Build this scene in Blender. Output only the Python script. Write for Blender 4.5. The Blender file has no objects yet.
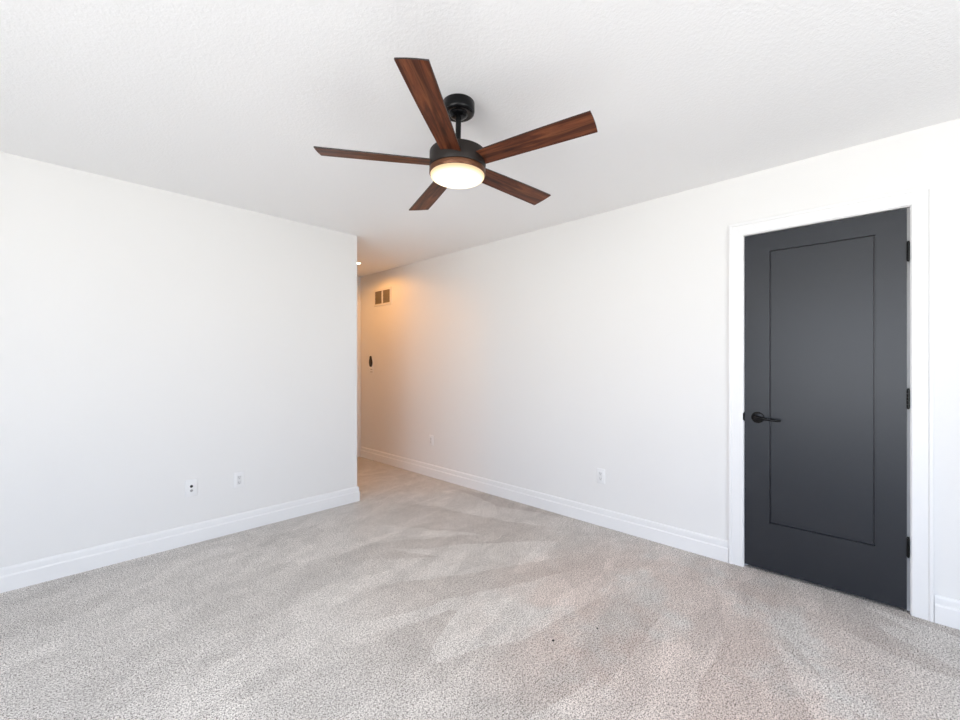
import bpy, bmesh, math, random
from math import sin, cos, pi, radians
from mathutils import Vector, Matrix

# ------------------------------------------------------------------ camera
S = bpy.context.scene
C = S.collection
F_PX = 429.41
YAW = radians(45.917)
EYE = 1.270
FW = Vector((sin(YAW), cos(YAW), 0))
RT = Vector((cos(YAW), -sin(YAW), 0))
cd = bpy.data.cameras.new('camera'); cam = bpy.data.objects.new('camera', cd); C.objects.link(cam)
cd.sensor_width = 36; cd.lens = 36 * F_PX / 960; cd.shift_y = 2.96 / 960; cd.clip_start = 0.02
cam.location = (0, 0, EYE); cam.rotation_euler = (pi / 2, 0, -YAW)
S.camera = cam

# ------------------------------------------------------------------ world: cool sky above, warm bright ground below
SKY = 5.2
GROUND = 8.5
W = bpy.data.worlds.new('daylight'); S.world = W; W.use_nodes = True
nt = W.node_tree; nt.nodes.clear()
tc = nt.nodes.new('ShaderNodeTexCoord'); sp = nt.nodes.new('ShaderNodeSeparateXYZ')
mr = nt.nodes.new('ShaderNodeMapRange'); mr.inputs['From Min'].default_value = -0.06; mr.inputs['From Max'].default_value = 0.10
mx = nt.nodes.new('ShaderNodeMix'); mx.data_type = 'RGBA'
mx.inputs['A'].default_value = (GROUND * 1.0, GROUND * 0.995, GROUND * 0.965, 1)
mx.inputs['B'].default_value = (SKY * 0.85, SKY * 1.00, SKY * 1.27, 1)
bg = nt.nodes.new('ShaderNodeBackground'); wo = nt.nodes.new('ShaderNodeOutputWorld')
nt.links.new(tc.outputs['Generated'], sp.inputs[0]); nt.links.new(sp.outputs['Z'], mr.inputs['Value'])
nt.links.new(mr.outputs['Result'], mx.inputs['Factor']); nt.links.new(mx.outputs['Result'], bg.inputs['Color'])
nt.links.new(bg.outputs[0], wo.inputs[0])

S.view_settings.view_transform = 'Standard'; S.view_settings.look = 'None'
S.view_settings.gamma = 1; S.view_settings.use_curve_mapping = False
S.view_settings.exposure = 0.0

# room dimensions
XR, YL, H = 3.0698, 3.5614, 2.44       # right wall plane, left wall plane, ceiling
XW, YB = -2.15, -1.90                  # the two window walls behind the camera
XH, YE = 2.055, 5.24                   # hallway side wall, hallway end wall
WIN = {'west': (-1.50, 1.60, 0.45, 2.22), 'back': (0.05, 1.45, 0.50, 2.15)}

def portal(name, loc, rot, sx, sy):
    l = bpy.data.lights.new(name, 'AREA'); l.shape = 'RECTANGLE'; l.size = sx; l.size_y = sy
    l.cycles.is_portal = True
    o = bpy.data.objects.new(name, l); C.objects.link(o); o.location = loc; o.rotation_euler = rot
x0, x1, z0, z1 = WIN['west']
portal('window_portal_west', (XW - 0.16, (x0 + x1) / 2, (z0 + z1) / 2), (pi / 2, 0, -pi / 2), x1 - x0, z1 - z0)

x0, x1, z0, z1 = WIN['back']
portal('window_portal_back', ((x0 + x1) / 2, YB - 0.16, (z0 + z1) / 2), (pi / 2, 0, 0), x1 - x0, z1 - z0)

# ------------------------------------------------------------------ node helpers
def mat(name, color=(.8, .8, .8), rough=.5, metal=0., spec=.5):
    m = bpy.data.materials.new(name); m.use_nodes = True
    b = m.node_tree.nodes['Principled BSDF']
    b.inputs['Base Color'].default_value = (*color, 1); b.inputs['Roughness'].default_value = rough
    b.inputs['Metallic'].default_value = metal; b.inputs['Specular IOR Level'].default_value = spec
    return m, m.node_tree, b
def N(nt, kind, **kw):
    n = nt.nodes.new('ShaderNode' + kind)
    for k, v in kw.items():
        if k in n.inputs: n.inputs[k].default_value = v
        else: setattr(n, k, v)
    return n
def coords(nt, scale=(1, 1, 1), rot=(0, 0, 0), loc=(0, 0, 0)):
    t = N(nt, 'TexCoord'); m = N(nt, 'Mapping')
    m.inputs['Scale'].default_value = scale; m.inputs['Rotation'].default_value = rot; m.inputs['Location'].default_value = loc
    nt.links.new(t.outputs['Object'], m.inputs['Vector']); return m.outputs['Vector']
def ramp(nt, src, stops):
    r = N(nt, 'ValToRGB'); e = r.color_ramp.elements
    while len(e) < len(stops): e.new(.5)
    for i, (p, c) in enumerate(stops):
        e[i].position = p; e[i].color = (*c, 1) if len(c) == 3 else c
    nt.links.new(src, r.inputs[0]); return r.outputs[0]
def math_(nt, op, a, b=None):
    n = N(nt, 'Math'); n.operation = op
    for i, v in enumerate((a, b)):
        if v is None: continue
        if isinstance(v, (int, float)): n.inputs[i].default_value = v
        else: nt.links.new(v, n.inputs[i])
    return n.outputs[0]
def mixc(nt, fac, a, b, mode='MIX'):
    n = N(nt, 'Mix'); n.data_type = 'RGBA'; n.blend_type = mode
    for k, v in (('Factor', fac), ('A', a), ('B', b)):
        s = [i for i in n.inputs if i.name == k and (i.type == 'RGBA' or k == 'Factor')]
        s = s[0]
        if isinstance(v, (int, float)): s.default_value = v
        elif isinstance(v, tuple): s.default_value = (*v, 1)
        else: nt.links.new(v, s)
    return [o for o in n.outputs if o.type == 'RGBA'][0]
def bump(nt, b, height, strength, dist):
    n = N(nt, 'Bump'); n.inputs['Strength'].default_value = strength; n.inputs['Distance'].default_value = dist
    nt.links.new(height, n.inputs['Height']); nt.links.new(n.outputs[0], b.inputs['Normal'])

# ------------------------------------------------------------------ materials
M_WALL, nt, b = mat('wall_paint', (.785, .780, .770), .62, spec=.35)
n = N(nt, 'TexNoise', Scale=160., Detail=2.); nt.links.new(coords(nt), n.inputs['Vector'])
bump(nt, b, n.outputs['Fac'], .10, .002)

M_CEIL, nt, b = mat('textured_ceiling_paint', (.92, .92, .92), .9, spec=.2)
n = N(nt, 'TexNoise', Scale=85., Detail=3., Roughness=.6); nt.links.new(coords(nt), n.inputs['Vector'])
h = ramp(nt, n.outputs['Fac'], [(.42, (0, 0, 0)), (.60, (1, 1, 1))])
bump(nt, b, h, .18, .003)

M_TRIM, nt, b = mat('white_trim_paint', (.82, .82, .82), .35, spec=.5)
M_PLATE, nt, b = mat('white_plastic', (.80, .80, .80), .35)
M_RECEPT, nt, b = mat('white_socket_plastic', (.74, .74, .74), .3)
M_SLOT, nt, b = mat('dark_slot', (.02, .02, .02), .7)
M_GREY, nt, b = mat('grey_metal', (.35, .35, .35), .4, .6)

M_DOOR, nt, b = mat('charcoal_door_paint', (.0165, .0190, .0245), .36, spec=.42)
n = N(nt, 'TexNoise', Scale=5., Detail=3.); nt.links.new(coords(nt, (1, 30, 1.2)), n.inputs['Vector'])
bump(nt, b, n.outputs['Fac'], .06, .001)

M_BLACK, nt, b = mat('matte_black_metal', (.003, .003, .0035), .24, .0, .22)
M_BRONZE, nt, b = mat('dark_bronze_metal', (.012, .008, .0065), .45, .1, .3)
M_RING, nt, b = mat('warm_bronze_ring', (.12, .048, .022), .38, .5, .4)
M_REMOTE, nt, b = mat('black_plastic', (.006, .005, .006), .5)
M_VENT, nt, b = mat('vent_enamel', (.74, .72, .69), .4)
M_VENTIN, nt, b = mat('vent_dark_inside', (.24, .20, .15), .7)
M_LINT, nt, b = mat('dark_lint', (.01, .01, .012), .9)

M_WOOD, nt, b = mat('walnut_veneer', (.1, .05, .03), .42, spec=.18)
v = coords(nt, (2.2, 26, 4))
n1 = N(nt, 'TexNoise', Scale=1.6, Detail=5., Roughness=.62, Distortion=1.1); nt.links.new(v, n1.inputs['Vector'])
wv = N(nt, 'TexWave', Scale=.55, Distortion=6.5, Detail=2.5); wv.wave_type = 'BANDS'; wv.bands_direction = 'Y'
wv.inputs['Detail Scale'].default_value = .8
nt.links.new(coords(nt, (1.4, 13, 3)), wv.inputs['Vector'])
c1 = ramp(nt, n1.outputs['Fac'], [(.30, (.026, .0085, .005)), (.50, (.125, .037, .016)), (.72, (.25, .088, .036))])
c2 = ramp(nt, wv.outputs['Fac'], [(.0, (.45, .42, .42)), (.35, (.95, .95, .95)), (1., (1.05, 1., 1.))])
c3 = mixc(nt, .75, c1, c2, 'MULTIPLY'); nt.links.new(c3, b.inputs['Base Color'])
M_WOODEDGE, nt, b = mat('dark_blade_edge', (.020, .010, .008), .5)

# carpet: fine looped speckle, with vacuum strokes where the pile lies another way, and faint pinkish patches
M_CARPET, nt, b = mat('cut_pile_carpet', (.5, .48, .46), .95, spec=.1)
P = coords(nt)
vo = N(nt, 'TexVoronoi', Scale=165.); nt.links.new(P, vo.inputs['Vector'])
fn = N(nt, 'TexNoise', Scale=195., Detail=2., Roughness=.75); nt.links.new(P, fn.inputs['Vector'])
mid = N(nt, 'TexNoise', Scale=90., Detail=2.); nt.links.new(P, mid.inputs['Vector'])
spk = math_(nt, 'ADD', math_(nt, 'MULTIPLY', fn.outputs['Fac'], .8), math_(nt, 'MULTIPLY', mid.outputs['Fac'], .2))
base = ramp(nt, spk, [(.39, (.10, .090, .082)), (.47, (.51, .482, .456)), (.55, (.86, .828, .796))])
def strokes(scale, rot, dist, detail_loc, lo, hi):
    w = N(nt, 'TexNoise', Scale=1.6, Detail=6., Roughness=.62); nt.links.new(P, w.inputs['Vector'])
    vm = N(nt, 'VectorMath'); vm.operation = 'MULTIPLY_ADD'
    nt.links.new(w.outputs['Color'], vm.inputs[0]); vm.inputs[1].default_value = (dist,) * 3
    nt.links.new(P, vm.inputs[2])
    m = N(nt, 'Mapping'); m.vector_type = 'TEXTURE'; m.inputs['Scale'].default_value = [1/k for k in scale]; m.inputs['Rotation'].default_value = (0, 0, rot)
    m.inputs['Location'].default_value = detail_loc
    nt.links.new(vm.outputs[0], m.inputs['Vector'])
    v = N(nt, 'TexVoronoi', Scale=1.); v.feature = 'F1'
    nt.links.new(m.outputs[0], v.inputs['Vector'])
    s = N(nt, 'SeparateColor'); nt.links.new(v.outputs['Color'], s.inputs[0])
    return ramp(nt, s.outputs[0], [(.25, (lo,) * 3), (.75, (hi,) * 3)])
s1 = strokes((1.4, 4.2, 1), radians(4), .12, (0, 0, 0), .955, 1.03)
s2 = strokes((1.1, 4.6, 1), radians(30), .15, (3.1, 1.7, 0), .965, 1.02)
s4 = strokes((2.2, 9., 1), radians(10), .10, (1.3, 5.7, 0), .95, 1.025)
# strokes that fan out over the carpet from beside the door
vs = N(nt, 'VectorMath'); vs.operation = 'SUBTRACT'; vs.inputs[1].default_value = (3.15, 1.05, 0); nt.links.new(P, vs.inputs[0])
sx = N(nt, 'SeparateXYZ'); nt.links.new(vs.outputs[0], sx.inputs[0])
wn = N(nt, 'TexNoise', Scale=3., Detail=5., Roughness=.6); nt.links.new(P, wn.inputs['Vector'])
ang = math_(nt, 'ADD', math_(nt, 'ARCTAN2', sx.outputs[1], math_(nt, 'MULTIPLY', sx.outputs[0], -1.)), math_(nt, 'MULTIPLY', wn.outputs['Fac'], .10))
ln = N(nt, 'VectorMath'); ln.operation = 'LENGTH'; nt.links.new(vs.outputs[0], ln.inputs[0])
cb = N(nt, 'CombineXYZ'); nt.links.new(math_(nt, 'MULTIPLY', ang, 7.), cb.inputs[0]); nt.links.new(math_(nt, 'MULTIPLY', ln.outputs['Value'], .9), cb.inputs[1])
vr = N(nt, 'TexVoronoi', Scale=1.); nt.links.new(cb.outputs[0], vr.inputs['Vector'])
sr = N(nt, 'SeparateColor'); nt.links.new(vr.outputs['Color'], sr.inputs[0])
s5 = ramp(nt, sr.outputs[0], [(.42, (.89, .870, .862)), (.52, (1.04, 1.04, 1.04))])
m5 = ramp(nt, math_(nt, 'DIVIDE', ln.outputs['Value'], 3.), [(.27, (0,) * 3), (.36, (1,) * 3), (.62, (1,) * 3), (.78, (0,) * 3)])
s5 = mixc(nt, m5, (1., 1., 1.), s5)
fine = N(nt, 'TexNoise', Scale=9., Detail=4., Roughness=.6); nt.links.new(P, fine.inputs['Vector'])
s3 = ramp(nt, fine.outputs['Fac'], [(.35, (.93,) * 3), (.62, (1.04,) * 3)])
col = mixc(nt, 1., base, s1, 'MULTIPLY'); col = mixc(nt, 1., col, s2, 'MULTIPLY'); col = mixc(nt, 1., col, s3, 'MULTIPLY'); col = mixc(nt, 1., col, s4, 'MULTIPLY'); col = mixc(nt, 1., col, s5, 'MULTIPLY')
pk = N(nt, 'TexNoise', Scale=2.6, Detail=3., Roughness=.6); nt.links.new(coords(nt, (1, 1, 1), (0, 0, 0), (4.2, 1.1, 0)), pk.inputs['Vector'])
gp = N(nt, 'TexGradient'); gp.gradient_type = 'SPHERICAL'
mp = N(nt, 'Mapping'); mp.vector_type = 'TEXTURE'; mp.inputs['Location'].default_value = (2.20, 0.80, 0); mp.inputs['Scale'].default_value = (1.1, 1.1, 1)
nt.links.new(P, mp.inputs['Vector']); nt.links.new(mp.outputs[0], gp.inputs['Vector'])
pf = math_(nt, 'MULTIPLY', ramp(nt, pk.outputs['Fac'], [(.36, (0, 0, 0)), (.52, (1, 1, 1))]), ramp(nt, gp.outputs['Fac'], [(.0, (0, 0, 0)), (.45, (1, 1, 1))]))
col = mixc(nt, pf, col, (.98, .905, .88), 'MULTIPLY')
nt.links.new(col, b.inputs['Base Color'])
bump(nt, b, spk, .5, .006)

def emit(name, color, strength):
    m = bpy.data.materials.new(name); m.use_nodes = True; nt = m.node_tree; nt.nodes.clear()
    e = N(nt, 'Emission'); e.inputs[0].default_value = (*color, 1); e.inputs[1].default_value = strength
    o = N(nt, 'OutputMaterial'); nt.links.new(e.outputs[0], o.inputs[0]); return m, nt, e
M_SPOTLENS, _, _ = emit('recessed_lamp_lens', (1., .80, .52), 14.)
M_DIFF, nt, e = emit('frosted_lamp_lens', (1., .9, .7), 1.)
t = N(nt, 'TexCoord'); g = N(nt, 'VectorMath'); g.operation = 'MULTIPLY'; g.inputs[1].default_value = (1, 1, 0)
nt.links.new(t.outputs['Object'], g.inputs[0]); l = N(nt, 'VectorMath'); l.operation = 'LENGTH'; nt.links.new(g.outputs[0], l.inputs[0])
rr = math_(nt, 'DIVIDE', l.outputs['Value'], .125)
ec = ramp(nt, rr, [(.62, (1., .93, .80)), (.90, (1., .86, .62)), (1., (1., .70, .38))])
es = ramp(nt, rr, [(.60, (1., 1., 1.)), (.93, (.50, .50, .50)), (1., (.34, .34, .34))])
nt.links.new(ec, e.inputs[0]); nt.links.new(math_(nt, 'MULTIPLY', es, 2.6), e.inputs[1])

# ------------------------------------------------------------------ mesh helpers
def obj(name, bm, m, parent=None, smooth=None, bev=0):
    bmesh.ops.recalc_face_normals(bm, faces=bm.faces)
    me = bpy.data.meshes.new(name); bm.to_mesh(me); bm.free()
    o = bpy.data.objects.new(name, me); C.objects.link(o)
    for mm in (m if isinstance(m, (list, tuple)) else [m]): me.materials.append(mm)
    if parent: o.parent = parent
    if bev:
        d = o.modifiers.new('bevel', 'BEVEL'); d.width = bev; d.segments = 3; d.limit_method = 'ANGLE'
        me.shade_smooth()
        d.harden_normals = True
    elif smooth:
        me.shade_smooth(); me.set_sharp_from_angle(angle=radians(smooth))
    return o
def thing(name, label, cat, loc=(0, 0, 0), rot=(0, 0, 0), group=None):
    o = bpy.data.objects.new(name, None); C.objects.link(o); o.location = loc; o.rotation_euler = rot
    o.empty_display_size = .05
    o['label'] = label; o['category'] = cat
    if group: o['group'] = group
    return o
def struct(o, label=None):
    o['kind'] = 'structure'
    if label: o['label'] = label
    return o
def box(bm, a, b, mi=0):
    x0, y0, z0 = a; x1, y1, z1 = b
    v = [bm.verts.new(p) for p in ((x0,y0,z0),(x1,y0,z0),(x1,y1,z0),(x0,y1,z0),(x0,y0,z1),(x1,y0,z1),(x1,y1,z1),(x0,y1,z1))]
    for f in ((3,2,1,0),(4,5,6,7),(0,1,5,4),(1,2,6,5),(2,3,7,6),(3,0,4,7)):
        bm.faces.new([v[i] for i in f]).material_index = mi
def prism(bm, pts, z0, z1):
    lo = [bm.verts.new((x, y, z0)) for x, y in pts]; hi = [bm.verts.new((x, y, z1)) for x, y in pts]
    n = len(pts); bm.faces.new(lo[::-1]); bm.faces.new(hi)
    for i in range(n): bm.faces.new((lo[i], lo[(i+1) % n], hi[(i+1) % n], hi[i]))
def lathe(bm, prof, seg=64, M=Matrix()):
    rings = []
    for r, z in prof:
        if r < 1e-6: rings.append([bm.verts.new(M @ Vector((0, 0, z)))])
        else: rings.append([bm.verts.new(M @ Vector((r*cos(2*pi*i/seg), r*sin(2*pi*i/seg), z))) for i in range(seg)])
    for A, B in zip(rings, rings[1:]):
        for i in range(seg):
            j = (i+1) % seg
            f = [A[i % len(A)], A[j % len(A)], B[j % len(B)], B[i % len(B)]]
            u = []
            for q in f:
                if q not in u: u.append(q)
            if len(u) > 2: bm.faces.new(u)
def tube(bm, pts, rads, seg=16, flat=1.0):
    rings = []
    for i, (p, r) in enumerate(zip(pts, rads)):
        p = Vector(p); a = Vector(pts[max(i-1, 0)]); c = Vector(pts[min(i+1, len(pts)-1)])
        t = (c-a).normalized(); up = Vector((0, 0, 1)) if abs(t.z) < .9 else Vector((1, 0, 0))
        s = t.cross(up).normalized(); u = s.cross(t)
        rings.append([bm.verts.new(p + s*r*flat*cos(2*pi*k/seg) + u*r*sin(2*pi*k/seg)) for k in range(seg)])
    for A, B in zip(rings, rings[1:]):
        for k in range(seg): bm.faces.new((A[k], A[(k+1) % seg], B[(k+1) % seg], B[k]))
    bm.faces.new(rings[0][::-1]); bm.faces.new(rings[-1])
def rrect(w, h, r, n=5):
    out = []
    for cx, cy, a0 in ((w/2-r, h/2-r, 0), (-w/2+r, h/2-r, pi/2), (-w/2+r, -h/2+r, pi), (w/2-r, -h/2+r, 3*pi/2)):
        for i in range(n+1):
            a = a0 + pi/2*i/n; out.append((cx+r*cos(a), cy+r*sin(a)))
    return out
def slab_stack(bm, outline_fn, levels, mi=0):
    """closed skin through outlines at increasing local z; outline_fn(inset) -> list of (x,y)"""
    rings = [[bm.verts.new((x, y, z)) for x, y in outline_fn(ins)] for ins, z in levels]
    n = len(rings[0])
    for A, B in zip(rings, rings[1:]):
        for k in range(n): bm.faces.new((A[k], A[(k+1) % n], B[(k+1) % n], B[k])).material_index = mi
    bm.faces.new(rings[0][::-1]).material_index = mi; bm.faces.new(rings[-1]).material_index = mi

def sweep_wall(name, path, prof, m, closed_ends=True):
    """profile (d from wall, z) swept along a floor polyline, mitred; the room is on the right-hand side of travel"""
    bm = bmesh.new(); P = [Vector((x, y)) for x, y in path]; rings = []
    for i, p in enumerate(P):
        if i == 0: t = (P[1]-P[0]).normalized(); off = Vector((t.y, -t.x))
        elif i == len(P)-1: t = (P[-1]-P[-2]).normalized(); off = Vector((t.y, -t.x))
        else:
            t0 = (p-P[i-1]).normalized(); t1 = (P[i+1]-p).normalized()
            n0 = Vector((t0.y, -t0.x)); n1 = Vector((t1.y, -t1.x)); off = (n0+n1)/(1+n0.dot(n1))
        rings.append([bm.verts.new((p.x+off.x*d, p.y+off.y*d, z)) for d, z in prof])
    n = len(prof)
    for A, B in zip(rings, rings[1:]):
        for k in range(n): bm.faces.new((A[k], A[(k+1) % n], B[(k+1) % n], B[k]))
    bm.faces.new(rings[0]); bm.faces.new(rings[-1][::-1])
    return obj(name, bm, m)

# ------------------------------------------------------------------ shell
T = .12
bm = bmesh.new(); box(bm, (XW-T, YB-T, -.10), (XR+1.0, YE+T, 0)); struct(obj('floor', bm, M_CARPET), 'pale grey-beige cut pile carpet with vacuum marks')
bm = bmesh.new(); box(bm, (XW-T, YB-T, H), (XR+1.0, YE+T, H+.1)); struct(obj('ceiling', bm, M_CEIL), 'white lightly textured ceiling')

# left wall with the hallway's side wall: L-shaped footprint, slightly eased outside corner
r = .008
pts = [(XW-T, YL), (XH-r, YL)] + [(XH-r+r*sin(a), YL+r-r*cos(a)) for a in [pi/2*i/6 for i in range(1, 6)]] + \
      [(XH, YL+r), (XH, YL+.42), (XH-T, YL+.42), (XH-T, YL+T), (XW-T, YL+T)]
bm = bmesh.new(); prism(bm, pts, 0, H); struct(obj('wall_left', bm, M_WALL, smooth=40), 'white wall left of the hallway opening')

# right wall with the closet door opening
DY0, DY1, DZ = -.0520, .6800, 2.062   # rough faces of the jamb (inside faces)
J = .018
bm = bmesh.new()
box(bm, (XR, YB-T, 0), (XR+T, DY0-J, H)); box(bm, (XR, DY1+J, 0), (XR+T, YE+T, H)); box(bm, (XR, DY0-J, DZ+J), (XR+T, DY1+J, H))
struct(obj('wall_right', bm, M_WALL), 'long white wall on the right with the dark door')

def win_wall(name, along, plane, lo, hi, w):
    a0, a1, z0, z1 = w; bm = bmesh.new()
    def bx(u0, u1, p, q):
        if along == 'x': box(bm, (u0, plane-T, p), (u1, plane, q))
        else: box(bm, (plane-T, u0, p), (plane, u1, q))
    bx(lo, a0, 0, H); bx(a1, hi, 0, H); bx(a0, a1, 0, z0); bx(a0, a1, z1, H)
    struct(obj(name, bm, M_WALL))
win_wall('wall_back', 'x', YB, XW-T, XR, WIN['back'])
win_wall('wall_window', 'y', XW, YB, YL, WIN['west'])
def window(n, along, plane, w):
    a0, a1, z0, z1 = w; bm = bmesh.new(); t = .045
    def bx(u0, u1, p, q, d0=-T+.01, d1=-T+.07):
        if along == 'x': box(bm, (u0, plane+d0, p), (u1, plane+d1, q))
        else: box(bm, (plane+d0, u0, p), (plane+d1, u1, q))
    bx(a0, a1, z0, z0+t); bx(a0, a1, z1-t, z1); bx(a0, a0+t, z0+t, z1-t); bx(a1-t, a1, z0+t, z1-t)
    m = (a0+a1)/2; bx(m-.025, m+.025, z0+t, z1-t)
    o = struct(obj('window_%d' % n, bm, M_TRIM)); bm = bmesh.new()
    bx(a0-.03, a1+.03, z0-.025, z0, 0.0, .03)
    obj('window_sill', bm, M_TRIM, o)
window(1, 'y', XW, WIN['west']); window(2, 'x', YB, WIN['back'])

# hallway end wall
bm = bmesh.new()
EX0, EX1 = 2.14, 2.985
box(bm, (XH-T, YE, 0), (EX0, YE+T, H)); box(bm, (EX1, YE, 0), (XR, YE+T, H)); box(bm, (EX0, YE, DZ), (EX1, YE+T, H))
struct(obj('wall_hallway_end', bm, M_WALL), 'end wall of the narrow hallway')
# closet walls behind the dark door, added to stop daylight leaking in
bm = bmesh.new()
box(bm, (XR+.75, -.45, 0), (XR+.80, 1.1, H)); box(bm, (XR+T, -.50, 0), (XR+.80, -.45, H)); box(bm, (XR+T, 1.1, 0), (XR+.80, 1.15, H))
struct(obj('wall_closet_added', bm, M_WALL))

# unseen side passage, added so less daylight reflects into the hallway
M_PASS, nt, b = mat('passage_dim_tone', (.45, .36, .28), .7)  # dark tone keeps the hallway dim
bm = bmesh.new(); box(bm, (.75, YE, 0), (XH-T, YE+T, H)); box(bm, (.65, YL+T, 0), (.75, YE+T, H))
struct(obj('wall_passage_added', bm, M_PASS))

# baseboards: square foot, step, thinner top with an eased edge
BP = [(0, 0), (.0155, 0), (.0155, .084), (.0125, .090), (.0100, .0925), (.0100, .1200), (.0085, .1285), (.0050, .1340), (0, .1360)]
CW = .078
struct(sweep_wall('baseboard_left', [(XW, YL), (XH, YL), (XH, YL+.42)], BP, M_TRIM), 'white stepped baseboard along the left wall')
struct(sweep_wall('baseboard_right', [(XR, YE-.02), (XR, DY1+.006+CW)], BP, M_TRIM), 'white stepped baseboard between hallway and door')
struct(sweep_wall('baseboard_near', [(XR, DY0-.006-CW), (XR, YB), (XW, YB), (XW, YL)], BP, M_TRIM), 'white stepped baseboard right of the door')

# mitred door casing + jamb
CP = [(0, 0), (0, .0085), (.003, .0105), (.058, .0120), (.0595, .0110), (.061, .0140), (.064, .0160), (CW-.002, .0165), (CW, .0150), (CW, 0)]
def casing(name, to_w, u0, u1, ztop, depth, label):
    """to_w(u, out, z): wall coordinate, distance out of the wall, height"""
    bm = bmesh.new(); rev = .004
    paths = []
    for w, d in CP:
        e = rev + w
        paths.append([bm.verts.new(to_w(*q)) for q in ((u0-e, d, 0), (u0-e, d, ztop+e), (u1+e, d, ztop+e), (u1+e, d, 0))])
    n = len(paths)
    for k in range(n):
        A, B = paths[k], paths[(k+1) % n]
        for i in range(3): bm.faces.new((A[i], A[i+1], B[i+1], B[i]))
    bm.faces.new([p[0] for p in paths]); bm.faces.new([p[3] for p in paths][::-1])
    def bx(a, b2):
        p, q = to_w(*a), to_w(*b2)
        box(bm, [min(p[i], q[i]) for i in range(3)], [max(p[i], q[i]) for i in range(3)])
    bx((u0-J, -depth, 0), (u0, 0, ztop)); bx((u1, -depth, 0), (u1+J, 0, ztop)); bx((u0-J, -depth, ztop), (u1+J, 0, ztop+J))
    # stops behind the slab
    bx((u0, -.060, 0), (u0+.012, -.040, ztop)); bx((u1-.012, -.060, 0), (u1, -.040, ztop)); bx((u0+.012, -.060, ztop-.012), (u1-.012, -.040, ztop))
    return struct(obj(name, bm, M_TRIM), label)
trim1 = casing('trim_1', lambda u, d, z: (XR-d, u, z), DY0, DY1, DZ, T-.001, 'wide white stepped casing around the charcoal door')
trim2 = casing('trim_2', lambda u, d, z: (u, YE-d, z), EX0+J, EX1, DZ-J, T-.001, 'white casing of the doorway at the hallway end')

# ------------------------------------------------------------------ charcoal door
FX = XR + .001; TH = .035
y0, y1, zb, zt = -.0400, .6770, .020, 2.0555
py0, py1, pz0, pz1 = .077, .546, .305, 1.945
bm = bmesh.new()
def fr(y, z, d): return bm.verts.new((FX+d, y, z))
def ring(a, b_, c, d_, dep): return [fr(a, c, dep), fr(b_, c, dep), fr(b_, d_, dep), fr(a, d_, dep)]
O = ring(y0, y1, zb, zt, 0)
levels = [ring(py0, py1, pz0, pz1, 0), ring(py0+.0005, py1-.0005, pz0+.0005, pz1-.0005, .0160),
          ring(py0+.0080, py1-.0080, pz0+.0080, pz1-.0080, .0160), ring(py0+.0090, py1-.0090, pz0+.0090, pz1-.0090, .0030)]
allr = [O] + levels
for A, B in zip(allr, allr[1:]):
    for k in range(4): bm.faces.new((A[k], A[(k+1) % 4], B[(k+1) % 4], B[k]))
bm.faces.new(levels[-1])
Bk = ring(y0, y1, zb, zt, TH)
for k in range(4): bm.faces.new((O[k], O[(k+1) % 4], Bk[(k+1) % 4], Bk[k]))
bm.faces.new(Bk)
door = struct(obj('door_1', bm, M_DOOR), 'charcoal door with one tall recessed panel and black lever')
door['category'] = 'door'

# lever handle: round rose, neck and a curved lever pointing to the hinge side
RY, RZ = .607, .937
bm = bmesh.new(); Mr = Matrix.Translation((FX, RY, RZ)) @ Matrix.Rotation(-pi/2, 4, 'Y')
lathe(bm, [(0, 0), (.0345, 0), (.0345, .004), (.0330, .007), (.0290, .009), (.012, .010), (.0105, .013), (.0100, .040), (0, .040)], 40, Mr)
handle = obj('door_handle', bm, M_BLACK, door, smooth=35)
bm = bmesh.new()
pts = [(FX-.036, RY+.013, RZ+.002), (FX-.041, RY+.006, RZ+.002), (FX-.045, RY-.006, RZ+.001), (FX-.047, RY-.030, RZ-.001), (FX-.047, RY-.060, RZ-.004), (FX-.046, RY-.090, RZ-.007), (FX-.043, RY-.112, RZ-.008), (FX-.038, RY-.122, RZ-.008)]
tube(bm, pts, [.006, .0105, .0110, .0088, .0078, .0072, .0068, .0045], 16, .75)
obj('lever', bm, M_BLACK, handle, smooth=50)
# hinges
for zc in (1.834, 1.088, .337):
    bm = bmesh.new()
    for k in range(5):
        za = zc-.045+k*.018
        M = Matrix.Translation((XR-.0055, -.0450, za+.0005))
        lathe(bm, [(0, 0), (.0060, 0), (.0060, .017), (0, .017)], 20, M)
    lathe(bm, [(0, 0), (.0045, 0), (.0055, .003), (.003, .008), (0, .0085)], 16, Matrix.Translation((XR-.0055, -.0450, zc+.0455)))
    lathe(bm, [(0, -.0075), (.003, -.007), (.0055, -.003), (.0045, 0), (0, 0)], 16, Matrix.Translation((XR-.0055, -.0450, zc-.0445)))
    box(bm, (XR-.002, -.0490, zc-.043), (XR+.030, -.0460, zc+.043))
    obj('hinge', bm, M_BLACK, door, smooth=40)
# latch strike on the jamb edge
bm = bmesh.new(); box(bm, (XR-.0010, DY1-.0030, RZ-.030), (XR+.028, DY1+.0005, RZ+.030)); box(bm, (XR-.0098, DY1-.0015, RZ-.022), (XR-.0010, DY1+.0042, RZ+.022))
obj('strike_plate', bm, M_BLACK, trim1)

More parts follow.
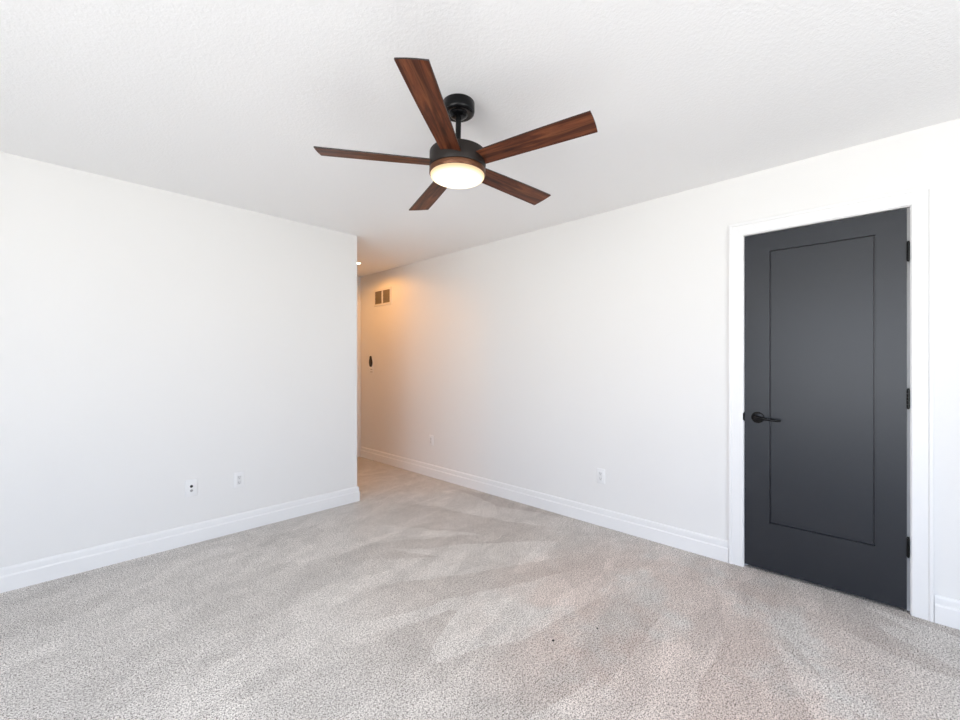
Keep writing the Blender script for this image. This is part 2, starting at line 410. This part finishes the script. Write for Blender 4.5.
# white door at the end of the hallway, mostly hidden by the corner
bm = bmesh.new(); dx0, dx1 = EX0+J+.003, EX1-.003; yf = YE+.002
def fr2(x, z, d): return bm.verts.new((x, yf+d, z))
def ring2(a, b_, c, d_, dep): return [fr2(a, c, dep), fr2(b_, c, dep), fr2(b_, d_, dep), fr2(a, d_, dep)]
rs = [ring2(dx0, dx1, .012, DZ-J-.003, 0), ring2(dx0+.12, dx1-.12, .30, 1.92, 0), ring2(dx0+.128, dx1-.128, .308, 1.912, .008)]
for A, B in zip(rs, rs[1:]):
    for k in range(4): bm.faces.new((A[k], A[(k+1) % 4], B[(k+1) % 4], B[k]))
bm.faces.new(rs[-1]); Bk = ring2(dx0, dx1, .012, DZ-J-.003, .035)
for k in range(4): bm.faces.new((rs[0][k], rs[0][(k+1) % 4], Bk[(k+1) % 4], Bk[k]))
bm.faces.new(Bk)
d2 = struct(obj('door_2', bm, M_TRIM), 'white door at the far end of the hallway')

# ------------------------------------------------------------------ ceiling fan
FP = FW*1.9335 + RT*-.0965
fan = thing('ceiling_fan', 'dark bronze five-blade ceiling fan with walnut blades and a lit round lamp', 'ceiling fan', (FP.x, FP.y, H))
E0 = EYE - H    # heights over the eye -> local z
def zl(h): return h + E0
# the fan hangs a hair out of plumb from its ball joint
HANG = Matrix.Translation((0, 0, -.05)) @ Matrix.Rotation(.018, 4, FW) @ Matrix.Translation((0, 0, .05))
bm = bmesh.new()
lathe(bm, [(0, 0), (.0700, 0), (.0722, -.003), (.0722, -.038), (.0700, -.047), (.0640, -.052), (.0560, -.0535), (.0480, -.0515), (.0430, -.0515), (.0400, -.056), (.0330, -.062), (.0200, -.066), (0, -.066)], 72)
obj('canopy', bm, M_BLACK, fan, smooth=40)
bm = bmesh.new(); lathe(bm, [(0, -.060), (.0125, -.060), (.0125, zl(.936)), (0, zl(.936))], 28)
obj('downrod', bm, M_BLACK, fan, smooth=40).matrix_local = HANG
bm = bmesh.new(); lathe(bm, [(0, zl(.972)), (.0150, zl(.972)), (.0185, zl(.966)), (.0200, zl(.948)), (.034, zl(.942)), (.036, zl(.938)), (0, zl(.938))], 40)
obj('coupling_cover', bm, M_BLACK, fan, smooth=40).matrix_local = HANG
bm = bmesh.new()
lathe(bm, [(0, zl(.948)), (.118, zl(.948)), (.1245, zl(.946)), (.1265, zl(.942)), (.1265, zl(.877)), (.1240, zl(.8715)), (.1200, zl(.8705)), (0, zl(.8705))], 96)
obj('motor_housing', bm, M_BRONZE, fan, smooth=40).matrix_local = HANG
bm = bmesh.new()
lathe(bm, [(.05, zl(.8712)), (.1195, zl(.8712)), (.1215, zl(.869)), (.1262, zl(.867)), (.1262, zl(.848)), (.1240, zl(.8445)), (.1215, zl(.8445)), (.1215, zl(.850)), (.05, zl(.850))], 96)
obj('lamp_ring', bm, M_RING, fan, smooth=40).matrix_local = HANG
bm = bmesh.new()
prof = [(.1210, .8495), (.1215, .8420), (.1205, .8370), (.1175, .8325), (.1110, .8285), (.098, .8245), (.075, .8210), (.045, .8190), (.02, .8183), (0, .8181)]
lathe(bm, [(0, zl(.8495))] + [(a, zl(h)) for a, h in prof], 96)
obj('lamp_diffuser', bm, M_DIFF, fan, smooth=60).matrix_local = HANG

# blades: walnut board with a slanted tip, shared mesh, each at its own angle
R0, R1, R2, W0, W1 = .112, .6110, .6115, .0915, .1164
THB = .0055
def blade_mesh():
    bm = bmesh.new()
    nx = 14; top = []; bot = []
    for i in range(nx+1):
        s = i/nx
        row_t = []; row_b = []
        for j in range(7):
            q = j/6                     # 0 = y negative side, long corner
            rt = R1 + (R2-R1)*q
            x = R0 + (rt-R0)*s
            w = W0 + (W1-W0)*min(1, s)
            y = -w/2 + w*q - .012*s*(1-s)*(1-q)
            x += .003*4*q*(1-q)*s
            ez = -.0022*(1-(2*q-1)**2)   # very slight camber
            row_t.append(bm.verts.new((x, y, THB/2-ez*.0))); row_b.append(bm.verts.new((x, y, -THB/2)))
        top.append(row_t); bot.append(row_b)
    for i in range(nx):
        for j in range(6):
            bm.faces.new((top[i][j], top[i+1][j], top[i+1][j+1], top[i][j+1]))
            bm.faces.new((bot[i][j], bot[i][j+1], bot[i+1][j+1], bot[i+1][j]))
    def side(a, b_):
        for k in range(len(a)-1): bm.faces.new((a[k], a[k+1], b_[k+1], b_[k])).material_index = 1
    side([r_[0] for r_ in top], [r_[0] for r_ in bot]); side([r_[-1] for r_ in top], [r_[-1] for r_ in bot])
    side(top[0], bot[0]); side(top[-1], bot[-1])
    return bm
TH0, PIT, HB, TX, TZ = 3.3336, .1864, .8933, -.0071, -.0376
PER = [(-.008, .006, .045), (.030, -.012, .044), (.008, -.008, .023), (-.007, .002, .030), (-.022, .011, .044)]
first = None; firstb = None
for k, (dth, dp, dr) in enumerate(PER):
    a = TH0 + k*2*pi/5 + dth
    droop = dr + TX*sin(a) + TZ*cos(a)          # rise per metre along the blade
    roll = PIT + dp
    az = (pi/2 - YAW) - a
    M = Matrix.Translation(RT*-.0057 + Vector((0, 0, zl(HB)))) @ Matrix.Rotation(az, 4, 'Z') @ Matrix.Rotation(-math.atan(droop), 4, 'Y') @ Matrix.Rotation(-roll, 4, 'X')
    if first is None:
        o = first = obj('blade', blade_mesh(), [M_WOOD, M_WOODEDGE], fan)
        bm = bmesh.new()
        box(bm, (.095, -.030, THB/2), (.165, .030, THB/2+.004)); box(bm, (.095, -.020, -.006), (.1145, .020, THB/2+.002))
        for sx, sy in ((.140, -.017), (.140, .017), (.155, 0)):
            lathe(bm, [(0, .0068), (.0035, .0068), (.0045, .0060), (.0045, .004), (0, .004)], 12, Matrix.Translation((sx, sy, THB/2-.001)))
        ob = firstb = obj('blade_bracket', bm, M_BLACK, first)
    else:
        o = first.copy(); C.objects.link(o); o.parent = fan
        ob = firstb.copy(); C.objects.link(ob); ob.parent = o
    o.matrix_local = M
# the fan lamp's own light
ld = bpy.data.lights.new('fan_lamp', 'AREA'); ld.shape = 'DISK'; ld.size = .22; ld.energy = 5; ld.color = (1, .80, .56)
lo = bpy.data.objects.new('fan_lamp', ld); C.objects.link(lo); lo.location = (FP.x, FP.y, EYE+.816); 

# ------------------------------------------------------------------ recessed hallway light
LX, LY = 2.606, 4.530
rl = thing('recessed_light', 'small round lit recessed downlight in the hallway ceiling', 'recessed light', (LX, LY, H))
bm = bmesh.new(); lathe(bm, [(.040, 0), (.058, 0), (.058, -.003), (.054, -.006), (.044, -.005), (.040, -.001)], 48)
obj('trim_ring', bm, M_PLATE, rl, smooth=50)
bm = bmesh.new(); lathe(bm, [(0, 0), (.0415, 0), (.0415, -.003), (.030, -.0055), (0, -.0065)], 40)
obj('lens', bm, M_SPOTLENS, rl, smooth=50)
def hall_lamp_or_fill(x, y, e):
    ld = bpy.data.lights.new('hallway_lamp_or_fill', 'SPOT'); ld.energy = e; ld.color = (1, .44, .09); ld.spot_size = radians(172); ld.spot_blend = .35; ld.shadow_soft_size = .05
    lo = bpy.data.objects.new('hallway_lamp_or_fill', ld); C.objects.link(lo); lo.location = (x, y, H-.03)
hall_lamp_or_fill(LX, LY, 14)
FILL_X, FILL_Y = 1.62, 4.45  # second downlight, unseen, added to even out the warm hallway light
fill_fixture = rl.copy(); C.objects.link(fill_fixture); fill_fixture.location = (FILL_X, FILL_Y, H); fill_fixture['label'] = 'added fill downlight, unseen behind the left wall, spreading warm light into the hallway'
for ch in list(rl.children):
    c = ch.copy(); C.objects.link(c); c.parent = fill_fixture
hall_lamp_or_fill(FILL_X, FILL_Y, 32)

# ------------------------------------------------------------------ wall plates (local: x right, y up, z out of wall)
ROT_L = Matrix(((1, 0, 0), (0, 0, -1), (0, 1, 0))).to_euler()       # on the left wall, facing -Y
ROT_R = Matrix(((0, 0, -1), (-1, 0, 0), (0, 1, 0))).to_euler()      # on the right wall, facing -X
def plate(bm, w=.071, h=.116, t=.0055):
    slab_stack(bm, lambda i: rrect(w-2*i, h-2*i, .006-i*.5), [(0, 0), (0, t*.45), (.0012, t*.8), (.0035, t)])
def screws(parent):
    for s in (-1, 1):
        bm = bmesh.new(); lathe(bm, [(0, .0050), (.0030, .0050), (.0026, .0062), (0, .0064)], 12, Matrix.Translation((0, s*.0480, 0)))
        obj('screw', bm, M_PLATE, parent)
def outlet(label, loc, rot):
    o = thing('wall_outlet', label, 'wall outlet', loc, rot)
    bm = bmesh.new(); plate(bm); obj('cover_plate', bm, M_PLATE, o, smooth=30)
    bm = bmesh.new()
    slab_stack(bm, lambda i: rrect(.0335-2*i, .067-2*i, .0025), [(0, .0050), (0, .0072), (.001, .0082)])
    rc = obj('receptacle', bm, M_RECEPT, o, smooth=30)
    for s in (-1, 1):
        bm = bmesh.new()
        cy = s*.0195
        box(bm, (-.0075, cy-.0005, .0078), (-.0052, cy+.0085, .0085)); box(bm, (.0052, cy-.0005, .0078), (.0075, cy+.0075, .0085))
        lathe(bm, [(0, .0078), (.0028, .0078), (.0028, .0085), (0, .0085)], 12, Matrix.Translation((0, cy-.0070, 0)))
        obj('socket', bm, M_SLOT, rc)
    screws(o)
    return o
outlet('white outlet on the left wall, nearer the hallway corner than the cable jack plate', (1.062, YL, .388), ROT_L)
outlet('white outlet low on the right wall, midway between door and hallway', (XR, 1.657, .386), ROT_R)
outlet('faint white outlet low on the right wall, just outside the warm hallway', (XR, 3.730, .405), ROT_R)

cj = thing('cable_jack_plate', 'white cable jack plate with two round ports on the left wall', 'cable jack plate', (.757, YL, .392), ROT_L)
bm = bmesh.new(); plate(bm, .074, .120); obj('cover_plate', bm, M_PLATE, cj, smooth=30)
for nm, y, m, rad in (('cable_port', .011, M_SLOT, .0075), ('network_port', -.019, M_GREY, .0070)):
    bm = bmesh.new(); M = Matrix.Translation((0, y, 0))
    lathe(bm, [(0, .005), (rad+.002, .005), (rad+.002, .0070), (rad, .0085), (rad*.5, .0085), (rad*.5, .0060), (0, .0060)], 20, M)
    p = obj(nm, bm, m, cj, smooth=40)
screws(cj)

# fan remote in its white wall cradle, inside the hallway
wp = thing('remote_cradle', 'pale wall cradle plate on the hallway side of the right wall, behind a black remote', 'remote holder', (XR, 4.955, 1.245), ROT_R)
bm = bmesh.new(); plate(bm, .078, .215, .006); obj('cover_plate', bm, M_PLATE, wp, smooth=30)
for w_, y_ in ((.022, -.060), (.028, -.093)):
    bm = bmesh.new(); box(bm, (-w_, y_-.003, .0055), (w_, y_+.003, .008)); obj('slot', bm, M_VENTIN, wp)
rm = thing('remote_control', 'small black remote, slim at the top and round below, hung on the hallway wall', 'remote control', (XR-.006, 4.955, 1.290), ROT_R)
bm = bmesh.new()
def pear(ins):
    out = []
    for i in range(40):
        a = 2*pi*i/40; y = .072*sin(a)
        wd = .030 - .013*max(0, min(1, (y+.015)/.05))
        out.append((wd*cos(a)*(1-ins*12) - .003*(y > 0), y*(1-ins*6)))
    return out
slab_stack(bm, pear, [(.004, 0), (0, .004), (0, .016), (.004, .021)])
rb = obj('remote_body', bm, M_REMOTE, rm, smooth=50)
for i in range(4):
    bm = bmesh.new(); lathe(bm, [(0, .0205), (.0050, .0205), (.0045, .0220), (0, .0222)], 14, Matrix.Translation((0, -.045+i*.019, 0)))
    obj('button', bm, M_REMOTE, rm)

# return-air vent high on the hallway wall
VY, VZ, VW, VH = 4.700, 2.112, .385, .212
av = thing('air_vent', 'white double-panel return air vent high on the hallway wall', 'air vent', (XR, VY, VZ), ROT_R)
bm = bmesh.new(); fb = .024; t = .009
box(bm, (-VW/2, -VH/2, 0), (VW/2, -VH/2+fb, t)); box(bm, (-VW/2, VH/2-fb, 0), (VW/2, VH/2, t))
box(bm, (-VW/2, -VH/2+fb, 0), (-VW/2+fb, VH/2-fb, t)); box(bm, (VW/2-fb, -VH/2+fb, 0), (VW/2, VH/2-fb, t)); box(bm, (-.012, -VH/2+fb, 0), (.012, VH/2-fb, t))
obj('frame', bm, M_VENT, av)
bm = bmesh.new(); box(bm, (-VW/2+.01, -VH/2+.01, 0), (VW/2-.01, VH/2-.01, .0012)); obj('backing', bm, M_VENTIN, av)
for sx in (-1, 1):
    bm = bmesh.new(); a, b_ = sorted((sx*.012, sx*(VW/2-fb)))
    nsl = 9
    for i in range(nsl):
        yc = -VH/2+fb+(i+.5)*(VH-2*fb)/nsl
        v = [bm.verts.new(p) for p in ((a, yc+.007, .0015), (b_, yc+.007, .0015), (b_, yc-.003, .0080), (a, yc-.003, .0080), (a, yc+.0058, .0015), (b_, yc+.0058, .0015), (b_, yc-.0042, .0075), (a, yc-.0042, .0075))]
        for f in ((0,1,2,3), (7,6,5,4), (0,4,5,1), (3,2,6,7), (0,3,7,4), (1,5,6,2)): bm.faces.new([v[j] for j in f])
    obj('louver_panel', bm, M_VENTIN, av)

# two dark specks lying on the carpet
def floor_at(px, py):
    z = F_PX*EYE/(py-362.96); return FW*z + RT*((px-480)/F_PX*z)
random.seed(4)
for (px, py, s, lab) in ((553, 641, .006, 'tiny black speck of lint on the open carpet, the nearer of two'), (597.5, 629, .0045, 'tiny dark speck of lint on the carpet, closer to the door')):
    p = floor_at(px, py); bm = bmesh.new(); bmesh.ops.create_icosphere(bm, subdivisions=2, radius=s)
    for v in bm.verts: v.co *= random.uniform(.75, 1.2); v.co.z = v.co.z*.5
    mz = min(v.co.z for v in bm.verts)
    for v in bm.verts: v.co.z -= mz
    o = obj('lint_speck', bm, M_LINT, smooth=60); o.location = (p.x, p.y, 0)
    o['label'] = lab; o['category'] = 'lint'
